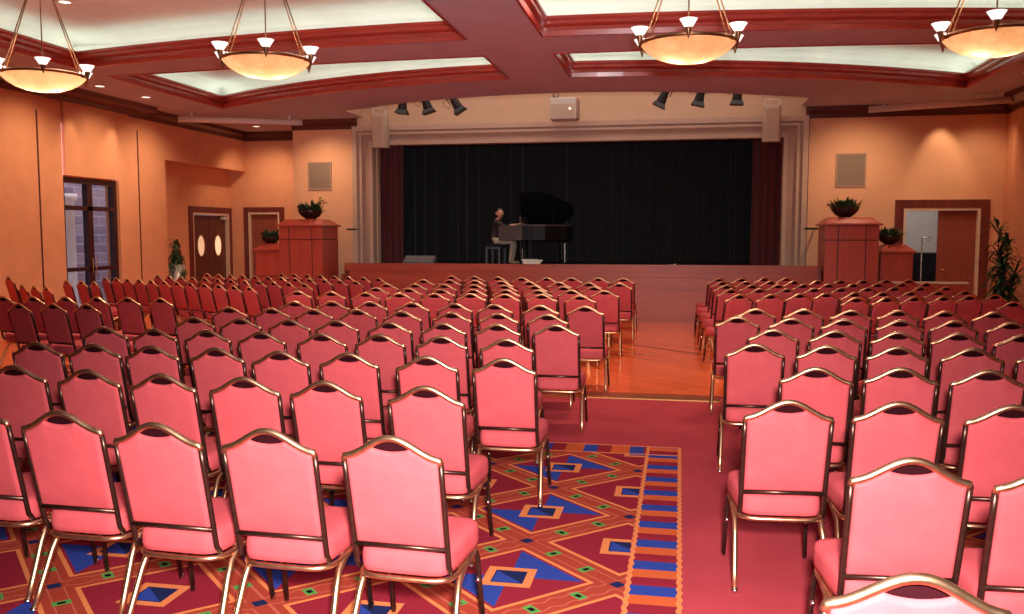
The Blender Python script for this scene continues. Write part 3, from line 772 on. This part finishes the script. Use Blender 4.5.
def spotlight(x,z,yaw,label,tilt=.55):
    e=tag(empty('stage_spotlight',(x,17.55,z),yaw),label,'spotlight','black stage spotlights')
    # can pointing to the stage, barn door frame at its mouth
    b=MB(); b.tube([(0,.0,.30),(0,.03,.22),(0,.06,.06),(0,.075,0)],.09,12,rr=[.055,.075,.095,.095]); b.build('can',M['blackmat'],e)
    c=MB(); c.frustum((-.13,.13,-.07,.19),(-.10,.10,-.02,.14),-.06,.02); c.build('hood',M['blackmat'],e)
    y=MB(); y.tube([(-.11,.03,.18),(-.12,.03,.33),(0,.03,.42),(.12,.03,.33),(.11,.03,.18)],.010,6); y.build('yoke',M['blackmat'],e)
    k=MB(); k.tube([(0,.03,.42),(0,.03,5.3-z)],.016,6); k.build('hanger',M['blackmat'],e)
    w_=MB(); w_.tube([(-.05,.03,.28),(-.20,.03,.30),(-.24,.03,.22),(-.17,.03,.12),(-.10,.03,.16)],.006,6); w_.build('cable',M['blackmat'],e)
    e.rotation_euler=(0,tilt,yaw)
for x,t,lb in ((-5.65,.12,'black stage spotlight, first from left, beside left loudspeaker'),(-5.09,-.30,'black stage spotlight, second from left, in left trio'),(-4.44,-.55,'black stage spotlight, third from left, tilted furthest'),(-.42,.45,'black stage spotlight in right trio, nearest the projector'),(.31,.22,'black stage spotlight, middle of the right trio'),(1.03,.06,'black stage spotlight in right trio, beside right loudspeaker')):
    spotlight(x,4.22,0,lb,t)
e=tag(empty('ceiling_projector',(-2.31,17.7,3.96)),'off-white projector cabinet hung over centre of stage opening','projector')
MB().box(-.26,.26,-.18,.24,0,.42).build('housing',M['white'],e,bevel=.015)
MB().box(-.24,.24,-.19,-.18,.02,.30).build('front_panel',M['speaker'],e)
b=MB(); b.lathe([(.02,0),(.02,.02)],(0,0,0),12); o=b.build('lens',M['cup'],e); o.rotation_euler=(PI/2,0,0); o.location=(.14,-.185,.2)
MB().box(.265,.29,-.16,.22,.02,.40).build('vent',M['stone'],e)
b=MB(); b.tube([(-.1,.02,.42),(-.1,.02,1.3)],.012,6); b.tube([(.1,.02,.42),(.1,.02,1.3)],.012,6); b.build('hanger',M['white'],e)
b=MB(); b.tube([(-.2,-.02,.42),(-.22,-.02,.5),(-.16,-.02,.56),(-.10,-.02,.5),(-.14,-.02,.43),(-.2,-.02,.47)],.009,6); b.build('cable',M['blackmat'],e)

# ------------------------------------------------------------------ podiums, bowls, plants
def podium(x0,x1,y0,y1,zt,label):
    e=tag(empty('wooden_podium',((x0+x1)/2,(y0+y1)/2,0)),label,'podium','cherry podiums beside the stage')
    w=(x1-x0)/2; d=(y1-y0)/2; zb=zt-.15; g=.011
    b=MB(); b.box(-w+.012,w-.012,-d+.012,d-.012,0,zb,1)
    cols=[-w,-w+.27*w*2*.9,w-.27*w*2*.9,w] if w>.35 else [-w,w]
    rows=[.0,zb-.27,zb] if w>.35 else [0,zb*.6,zb]
    for i in range(len(cols)-1):
        for k in range(len(rows)-1):
            b.box(cols[i]+g,cols[i+1]-g,-d,-d+.012,rows[k]+g,rows[k+1]-g)
    for sx in (-1,1):
        for k in range(len(rows)-1):
            xx=sx*w; b.box(min(xx,xx-sx*.012),max(xx,xx-sx*.012),-d+g+.012,d-g,rows[k]+g,rows[k+1]-g)
    b.build('body',[M['podwood'],M['darkwood']],e)
    b=MB(); o=.05; b.box(-w-o,w+o,-d-o,d+o,zb,zb+.035); b.frustum((-w-.02,w+.02,-d-.02,d+.02),(-w+.07,w-.07,-d+.08,d-.08),zb+.035,zb+.12); b.frustum((-w+.07,w-.07,-d+.08,d-.08),(-w+.12,w-.12,-d+.12,d-.12),zb+.12,zb+.15)
    b.build('cap',M['podwood'],e,bevel=.006)
podium(-8.14,-7.18,17.0,17.85,2.0,'tall cherry-wood podium left of the stage')
podium(-8.84,-8.22,17.35,17.95,1.49,'low cherry-wood podium half hidden behind the tall left podium')
podium(2.62,3.56,17.0,17.85,2.0,'tall cherry-wood podium right of the stage')
podium(3.64,4.20,17.2,17.8,1.50,'low cherry-wood podium beside the right doorway')
def leafblade(b,base,az,ln,wd,lift,droop,m=0,seg=5):
    c,s=math.cos(az),math.sin(az); vs=[];fs=[]
    for i in range(seg+1):
        t=i/seg; r=ln*t*math.cos(lift)*(1-.15*t); z=ln*t*math.sin(lift)-droop*t*t
        w=wd*math.sin(PI*min(1,.12+t*.88))**.8*.5
        vs.append((base[0]+c*r-s*w,base[1]+s*r+c*w,base[2]+z)); vs.append((base[0]+c*r+s*w,base[1]+s*r-c*w,base[2]+z))
    for i in range(seg): fs.append((2*i,2*i+1,2*i+3,2*i+2))
    b.add(vs,fs,m,True)
def bowl_plant(x,y,z,s,label,seed,spray=0):
    rr=random.Random(seed)
    e=tag(empty('bowl_planter',(x,y,z)),label,'plant','planted bowls on the podiums')
    pl_=MB().lathe([(.10*s,0),(.11*s,.02*s),(.17*s,.05*s),(.24*s,.13*s),(.265*s,.20*s),(.25*s,.20*s),(.225*s,.14*s),(.2*s,.12*s)],(0,0,0),24).build('bowl',M['bowl'],e)
    MB().lathe([(.003,.17*s),(.245*s,.17*s)],(0,0,0),24,cap=False).build('soil',M['soil'],pl_)
    b=MB()
    for k in range(150):
        a=rr.uniform(0,2*PI); r=rr.uniform(.02,.22)*s
        leafblade(b,(r*math.cos(a),r*math.sin(a),.17*s),a+rr.uniform(-.5,.5),rr.uniform(.16,.32)*s,rr.uniform(.035,.07)*s,rr.uniform(.25,1.35),rr.uniform(.03,.12)*s,rr.choice((0,0,1)))
    b.build('foliage',[M['leaf'],M['leaf2']],e)
    if spray:
        st_=MB()
        for k in range(3):
            x1=(.22+.05*k)*s; st_.tube([(.05*s,0,.2*s),(.16*s,.02*k,.34*s),(x1,.03*k,(.44-.05*k)*s)],.008,5,m=0)
            for q_ in range(5): leafblade(st_,(x1,.03*k,(.44-.05*k)*s),q_*1.3,.1*s,.035,.6,.05,1)
        st_.build('flower_spray',[M['cane'],M['leaf']],e)
bowl_plant(-7.60,17.4,2.0,1.0,'dark bowl of foliage on the tall left podium',1,1)
bowl_plant(3.02,17.4,2.0,1.0,'dark bowl of foliage on the tall right podium',2)
bowl_plant(-8.62,17.62,1.49,.8,'dark bowl of foliage on the low left podium, half hidden',3)
bowl_plant(3.84,17.5,1.50,.88,'dark bowl of foliage on the low right podium',4)
def floor_plant(x,y,h,label,seed,pot,potmat,n,zlow=.45,ls=1):
    rr=random.Random(seed)
    e=tag(empty('potted_dracaena',(x,y,0)),label,'plant')
    ph=pot[1]
    pl_=MB().lathe([(pot[0]*.75,0),(pot[0]*.8,.02),(pot[0],ph),(pot[0]*.92,ph),(pot[0]*.9,ph-.04)],(0,0,0),24).build('planter',potmat,e)
    MB().lathe([(.003,ph-.03),(pot[0]*.9,ph-.03)],(0,0,0),20,cap=False).build('soil',M['soil'],pl_)
    st_=MB(); lv=MB()
    for k in range(5):
        a=k*1.3; tx,ty=.12*math.cos(a)+.05*math.cos(a*2),.12*math.sin(a); hh=h*(.55+.45*((k*2)%5)/4)
        st_.tube([(.05*math.cos(a),.05*math.sin(a),ph-.05),(tx*.7,ty*.7,hh*.6),(tx,ty,hh-.1)],.013,6)
        for q_ in range(n):
            z=rr.uniform(max(ph+.1,zlow),hh); t=(z-ph)/(hh-ph); up=(z/hh)
            leafblade(lv,(tx*t,ty*t,z-.08),rr.uniform(0,2*PI),rr.uniform(.30,.52)*ls,rr.uniform(.03,.055),rr.uniform(.3,1.25)*up,rr.uniform(.10,.38),rr.choice((0,0,1)),6)
    st_.build('stem',M['cane'],e); lv.build('foliage',[M['leaf'],M['leaf2']],e)
floor_plant(5.35,16.1,1.92,'tall leafy dracaena plant by the right doorway',11,(.22,.42),M['bowl'],95)
floor_plant(-10.64,17.3,1.64,'leafy plant in tall pale planter in left alcove',12,(.17,1.05),M['pot'],60,1.0,.6)
# ramp wall with cream cap, handrails
e=tag(empty('ramp_parapet',(4.3,16.75,0)),'low wood ramp wall with cream cap before right doorway','low wall')
MB().box(-.75,.68,-.04,.04,0,.81).build('panel',M['podwood'],e); o=MB().box(-.77,.70,-.06,.06,.81,.845).build('cap',M['cream'],e); o['label']='cream cap'
for x,lb,s in ((-6.98,'dark handrail beside the tall left podium',-1),(2.50,'dark handrail stub behind the tall right podium',1)):
    e=tag(empty('handrail',(x,18.0,1.0)),lb,'handrail','stage stair handrails')
    MB().tube([(-.10,.1,.80),(.10,.1,.80),(.14,.13,.80),(.14,.48,.80)],.02,8).build('rail',M['blackmat'],e)
    b=MB(); b.box(.06 if s<0 else -.14,.14 if s<0 else -.06,.40,.5,1.48,1.56); b.build('wall_box',M['frame'],e)
# steps between podium and stage on the left
b=MB()
for k in range(5): b.box(-7.14,-6.76,17.3+.2*k,18.5,0,.21*(k+1))
struct(b.build('trim_%d'%tn,M['stagewood']),'stairs to the stage'); tn+=1

# ------------------------------------------------------------------ stage: piano, bench, player
PY=18.45
e=tag(empty('grand_piano',(-2.95,PY,SZ)),'black grand piano with raised lid on stage','piano')
out=[(-.55,-.05),(-.50,-.62),(-.1,-.62),(.12,-.55),(.34,-.35),(.52,-.22),(.62,-.02),(.60,.25),(.45,.50),(.2,.66),(-.55,.70)]
# keyboard faces -x ; body outline in plan, bent side towards the hall
MB().prism([(x+.1,y+.1) for x,y in out],.30,0,'z',.50).build('case',M['black'],e,bevel=.01)
MB().prism([(x*.97+.1,y*.97+.1) for x,y in out],.03,0,'z',.80).build('rim',M['pianocase'],e)
k=MB(); k.box(-.74,-.44,-.50,.78,.50,.56); k.box(-.74,-.24,-.56,-.48,.50,.81); k.box(-.74,-.44,.76,.81,.50,.80); k.box(-.50,-.44,-.48,.76,.56,.80); kb_=k.build('key_bed',M['pianocase'],e,bevel=.008)
k=MB()
for i in range(52): k.box(-.72,-.54,-.47+i*.0236,-.47+i*.0236+.022,.56,.585)
for i in range(51):
    if i%7 in (0,1,3,4,5): k.box(-.66,-.54,-.455+i*.0236,-.455+i*.0236+.012,.585,.60,1)
k.build('keyboard',[M['ivory'],M['black']],kb_)
d=MB(); d.box(-.36,-.33,-.22,.6,.83,1.0); d.build('music_desk',M['pianocase'],e)
ld=MB(); lid=[(x*.99+.1,y*.99+.1) for x,y in out]; hy=.78
vs=[]; ang=math.radians(58)
for th in (0,.02):
    for x,y in lid:
        r=hy-y; vs.append((x,hy-r*math.cos(ang)+th*math.sin(ang)*-1,.83+r*math.sin(ang)*.62+th*math.cos(ang)))
nl=len(lid); fs=[tuple(range(nl)),tuple(range(nl,2*nl))]+[(i,(i+1)%nl,nl+(i+1)%nl,nl+i) for i in range(nl)]
ld.add(vs,fs); ld.build('lid',M['black'],e)
MB().tube([(.35,-.3,.82),(.33,.12,1.33)],.010,6).build('lid_prop',M['black'],e)
for (lx,ly) in ((-.30,-.42),(-.30,.66),(.50,.05)):
    b=MB(); b.lathe([(.055,.50),(.05,.46),(.032,.12),(.045,.08),(.02,.06),(.02,.02)],(lx,ly,0),12); b.tube([(lx,ly-.012,.022),(lx,ly+.012,.022)],.022,10,1); b.build('leg',[M['black'],M['brass']],e)
for lx,ly,hh in ((-.24,-.53,.33),(.575,-.04,.44)):  # chrome strips imitate light catching the piano legs
    b=MB(); b.box(lx-.012,lx+.012,ly-.01,ly+.0,.04,hh); o=b.build('leg_edge',M['chrome'],e); o['label']='bright metal leg edge'
b=MB(); b.box(-.20,-.17,-.03,.0,.10,.5); b.box(-.20,-.17,.22,.25,.10,.5); b.box(-.24,-.14,-.06,.28,.05,.11)
for q_ in range(3): b.box(-.36,-.24,.02+q_*.08,.05+q_*.08,.055,.07,1)
b.build('pedal_lyre',[M['black'],M['brass']],e)
e=tag(empty('piano_bench',(-3.87,PY+.05,SZ)),'black piano bench under the seated player','bench')
MB().box(-.17,.17,-.36,.36,.37,.43).build('seat',M['cloth'],e,bevel=.015); MB().box(-.15,.15,-.34,.34,.32,.37).build('apron',M['greyplastic'],e)
for sx in (-1,1):
    for sy in (-1,1): MB().box(sx*.135-.022,sx*.135+.022,sy*.31-.022,sy*.31+.022,0,.33).build('leg',M['greyplastic'],e)
e=tag(empty('paper_stack',(-2.97,17.75,SZ)),'pale loose papers on the stage floor below the piano','papers')
b=MB()
for k,(px,py,a) in enumerate(((0,0,.1),(.03,.02,-.2),(-.02,.01,.4))):
    c,s=math.cos(a),math.sin(a); z=.002+.012*k
    q4=[(px+c*u-s*v,py+s*u+c*v) for u,v in ((-.17,-.12),(.17,-.12),(.17,.12),(-.17,.12))]
    b.add([(x,y,z+(.09 if i in(2,3) else 0)) for i,(x,y) in enumerate(q4)]+[(x,y,z+.004+(.09 if i in(2,3) else 0)) for i,(x,y) in enumerate(q4)],[(0,1,2,3),(4,5,6,7),(0,1,5,4),(1,2,6,5),(2,3,7,6),(3,0,4,7)])
b.build('sheets',M['paper'],e)
e=tag(empty('stage_monitor',(-5.30,17.6,SZ)),'low grey floor monitor speaker at left of the stage','monitor speaker')
MB().prism([(-.16,0),(.16,0),(.16,.17),(.08,.19),(-.12,.06)],.66,0,'x',-.33).build('cabinet',M['greyplastic'],e,bevel=.01)
b=MB(); b.add([(-.30,-.125,.062),(.30,-.125,.062),(.30,.07,.187),(-.30,.07,.187)],[(0,1,2,3)]); o=b.build('grille',simple('grey_mesh',(.17,.16,.16),.8),e)
b=MB(); b.box(-.10,.02,-.05,.05,0,.035); b.tube([(0.0,0,.03),(.06,0,.05)],.01,6)
tag(b.build('floor_pocket',M['paper'],None,(-.13,17.5,SZ)),'small pale block on the stage floor edge, right of the piano','block')

# person: one skinned body
def person():
    e=tag(empty('person',(-3.88,PY-.08,SZ)),'person in dark shirt and khaki trousers seated at the piano, looking round','person')
    V=[];E=[];Rr=[]
    def add(p,r,par=None):
        V.append(p);Rr.append(r)
        if par is not None: E.append((par,len(V)-1))
        return len(V)-1
    pel=add((.0,0,.50),(.135,.115))
    w1=add((.01,0,.62),(.125,.105),pel); ch=add((.05,0,.78),(.145,.105),w1); sh=add((.085,0,.89),(.12,.085),ch); nk=add((.10,-.01,.955),(.048,.048),sh); hd=add((.115,-.015,1.0),(.045,.045),nk)
    for s in (-1,1):
        hip=add((.06,s*.09,.485),(.085,.085),pel); kn=add((.42,s*.12,.47),(.062,.062),hip); md=add((.40,s*.12,.27),(.052,.052),kn); an=add((.37,s*.12,.085),(.038,.038),md)
        hl=add((.36,s*.12,.045),(.04,.036),an); toe=add((.55,s*.135,.035),(.034,.026),hl)
        s0=add((.09,s*.16,.885),(.06,.06),sh)
        if s<0: el=(.30,-.30,.78); wr=(.52,-.24,.83)
        else: el=(.20,.26,.66); wr=(.40,.20,.66)
        e1=add(el,(.044,.044),s0); e2=add(wr,(.030,.028),e1)
        d=(Vector(wr)-Vector(el)).normalized(); side=Vector((-d.y,d.x,0)).normalized()
        pm=add(tuple(Vector(wr)+d*.05),(.036,.018),e2)
        for q_ in range(4):
            o_=side*(.027-.018*q_); ln=(.062,.072,.068,.052)[q_]
            b0=add(tuple(Vector(wr)+d*.085+o_),(.0095,.0095),pm)
            b1=add(tuple(Vector(wr)+d*(.085+ln*.5)+o_*1.05+Vector((0,0,-.004))),(.009,.009),b0)
            add(tuple(Vector(wr)+d*(.085+ln)+o_*1.08+Vector((0,0,-.022))),(.008,.008),b1)
        t0=add(tuple(Vector(wr)+d*.035+side*s*.034),(.010,.010),e2); add(tuple(Vector(wr)+d*.07+side*s*.052+Vector((0,0,-.012))),(.009,.009),t0)
    me=bpy.data.meshes.new('body'); me.from_pydata(V,E,[]); ob=bpy.data.objects.new('body_tmp',me); C.objects.link(ob)
    md=ob.modifiers.new('s','SKIN'); md.use_smooth_shade=True
    for i,r in enumerate(Rr): me.skin_vertices[0].data[i].radius=r
    for i in range(len(V)): me.skin_vertices[0].data[i].use_root=(i==0)
    ob.modifiers.new('ss','SUBSURF').levels=3
    bpy.context.view_layer.update()
    dg=bpy.context.evaluated_depsgraph_get()
    m2=bpy.data.meshes.new_from_object(ob.evaluated_get(dg)); m2.name='body'
    bpy.data.objects.remove(ob)
    # head, merged into the same mesh
    bm=bmesh.new(); bm.from_mesh(m2)
    hs=bmesh.ops.create_uvsphere(bm,u_segments=64,v_segments=48,radius=1)['verts']
    face=Vector((.45,-.89,0)); rotm=Matrix.Rotation(math.atan2(face.y,face.x),4,'Z')
    for v in hs:
        x,y,z=v.co; 
        x*=.098;y*=.075;z*=.118
        if z<0: x*=1+.10*z/.118; y*=1+.25*z/.118
        f=max(0,x/.098)
        if x>.03:
            x+=.024*math.exp(-(y/.013)**2)*max(0,min(1,(.030-z)/.045))*(1 if z>-.028 else math.exp(-((z+.028)/.007)**2))   # nose
            for s_ in (-1,1): x-=.010*math.exp(-((y-s_*.031)/.015)**2-((z-.014)/.012)**2)                                   # eye sockets
            x+=.006*math.exp(-(y/.05)**2-((z-.036)/.009)**2)                                                              # brow
            x+=.006*math.exp(-(y/.022)**2-((z+.055)/.008)**2)+.008*math.exp(-(y/.025)**2-((z+.095)/.014)**2)              # lips, chin
        if abs(y)>.068 and abs(x)<.02 and -.03<z<.03: y*=1.22                # ears
        v.co=rotm@Vector((x,y,z)) + Vector((.125,-.02,1.065))
    bm.to_mesh(m2); bm.free()
    for mm in ('skin','shirt','pants','shoe'): m2.materials.append(M[mm])
    for p in m2.polygons:
        c=p.center; p.use_smooth=True
        if c.z>.945 : k=0
        elif c.z<.07: k=3
        elif c.z<.56 and not (c.x>.30 and c.z>.60): k=2
        else: k=1
        wl_=[Vector((.52,-.24,.83)),Vector((.40,.20,.66))]
        for wv_,el_ in zip(wl_,(Vector((.30,-.30,.78)),Vector((.20,.26,.66)))):
            d=(wv_-el_).normalized()
            if (c-el_).dot(d)>.10 and (c-wv_).length<.26 and abs((c-el_).cross(d).length)<.10 and c.z>.56: k=0
        p.material_index=k
    o=bpy.data.objects.new('body',m2); C.objects.link(o); o.parent=e
    # hair cap
    b=MB(); vs=[];fs=[];n=40;mrow=12
    for j in range(mrow+1):
        ph=j/mrow*1.85
        for i in range(n):
            th=2*PI*i/n; cut=1.0-.50*smooth((math.cos(th)+.15)/1.0)
            pz=math.cos(ph*cut); pr=math.sin(ph*cut)
            vs.append(rotm@Vector((.103*pr*math.cos(th)-.004,.080*pr*math.sin(th),.124*pz))+Vector((.125,-.02,1.067)))
    for j in range(mrow):
        for i in range(n): fs.append((j*n+i,j*n+(i+1)%n,(j+1)*n+(i+1)%n,(j+1)*n+i))
    b.add(vs,fs,0,True); b.build('hair',M['hair'],e)
    # eyes and mouth
    b=MB()
    for s in (-1,1):
        p=rotm@Vector((.088,s*.03,.014))+Vector((.125,-.02,1.065)); b.lathe([(.002,-.008),(.008,0),(.002,.008)],p,8)
    b.build('eyes',M['blackmat'],e)
    b=MB(); p=rotm@Vector((.09,0,-.055))+Vector((.125,-.02,1.065)); b.lathe([(.002,-.005),(.018,0),(.002,.005)],p,10); b.build('mouth',simple('lip',(.35,.12,.1),.5),e)
person()

# ------------------------------------------------------------------ lights
def area(name,loc,rot,sx,sy,energy,col=(1,.86,.72),spread=None):
    l=bpy.data.lights.new(name,'AREA'); l.shape='RECTANGLE'; l.size=sx; l.size_y=sy; l.energy=energy; l.color=col
    if spread: l.spread=spread
    o=bpy.data.objects.new(name,l); C.objects.link(o); o.location=loc; o.rotation_euler=rot; return o
def spot(name,loc,target,energy,size=60,blend=.6,col=(1,.72,.45),soft=.05):
    l=bpy.data.lights.new(name,'SPOT'); l.energy=energy; l.spot_size=math.radians(size); l.spot_blend=blend; l.color=col; l.shadow_soft_size=soft
    o=bpy.data.objects.new(name,l); C.objects.link(o); o.location=loc
    o.rotation_euler=(Vector(target)-Vector(loc)).to_track_quat('-Z','Y').to_euler(); return o
# camera flash, ceiling fill and house lights
spot('camera_flash',(.12,-.05,2.0),(-.5,3.0,.25),3050,88,1.0,(1,.93,.90),.12)
spot('bounce_flash',(.12,-.05,2.05),(-1.6,8,5.6),1700,66,1.0,(1,.95,.97),.12)  # added lamp, brightens the ceiling
for x in (-7.3,-4.4,-1.2,1.8):
    for y in (10.0,14.6): area('house_light',(x,y,4.72 if y<12 else 4.1),(0,0,0),.5,.5,42 if y<12 else 23,(1,.80,.62),math.radians(110))
# wall washers
for y in (10.6,12.8,14.6,16.1): spot('wall_washer',(-9.3,y,4.1),(-10.6,y,1.3),118,120,1.0)
spot('wall_washer',(-10.3,13.95,4.0),(-10.6,13.98,2.9),14,55,.9); spot('wall_washer',(-10.3,15.15,4.0),(-10.6,15.12,2.9),18,55,.9)
spot('wall_washer',(-9.6,19.2,4.1),(-10.0,20.3,1.2),110,120,1.0)
spot('wall_washer',(-7.7,17.3,4.1),(-7.6,18.5,1.6),105,110,1.0)
spot('wall_washer',(4.9,18.05,4.1),(4.95,18.5,2.9),42,62,.8); spot('wall_washer',(3.4,16.9,4.1),(3.4,18.5,1.6),125,110,1.0)
spot('wall_washer',(5.2,15.4,4.1),(5.9,15.6,1.4),55,110,1.0); spot('wall_washer',(5.3,17.6,4.1),(5.9,18.3,1.4),55,110,1.0)
area('slot_light',(-2.2,17.2,5.25),(0,0,0),8,.8,50,(1,.86,.76))
area('room_light',(4.9,20.0,2.95),(0,0,0),1.5,1.5,16,(1,.97,.93))
spot('stage_special',(-3.2,16.9,4.6),(-3.75,18.4,1.9),150,20,.8,(1,.8,.65))
area('daylight',(-12.3,18.5,4.3),(0,math.radians(35),0),2.5,8,190,(.9,.85,1))
W=bpy.data.worlds.new('world'); SC.world=W; W.use_nodes=True
W.node_tree.nodes['Background'].inputs[0].default_value=(.75,.8,1,1); W.node_tree.nodes['Background'].inputs[1].default_value=.3

# ------------------------------------------------------------------ camera
cam=bpy.data.cameras.new('camera'); co=bpy.data.objects.new('camera',cam); C.objects.link(co)
cam.sensor_width=36; cam.lens=880/1024*36
co.location=(0,0,1.675); co.rotation_euler=(PI/2-math.atan(72/880),0,math.atan(168/math.hypot(880,72)))
SC.camera=co
SC.view_settings.view_transform='Standard'; SC.view_settings.look='None'; SC.view_settings.exposure=0
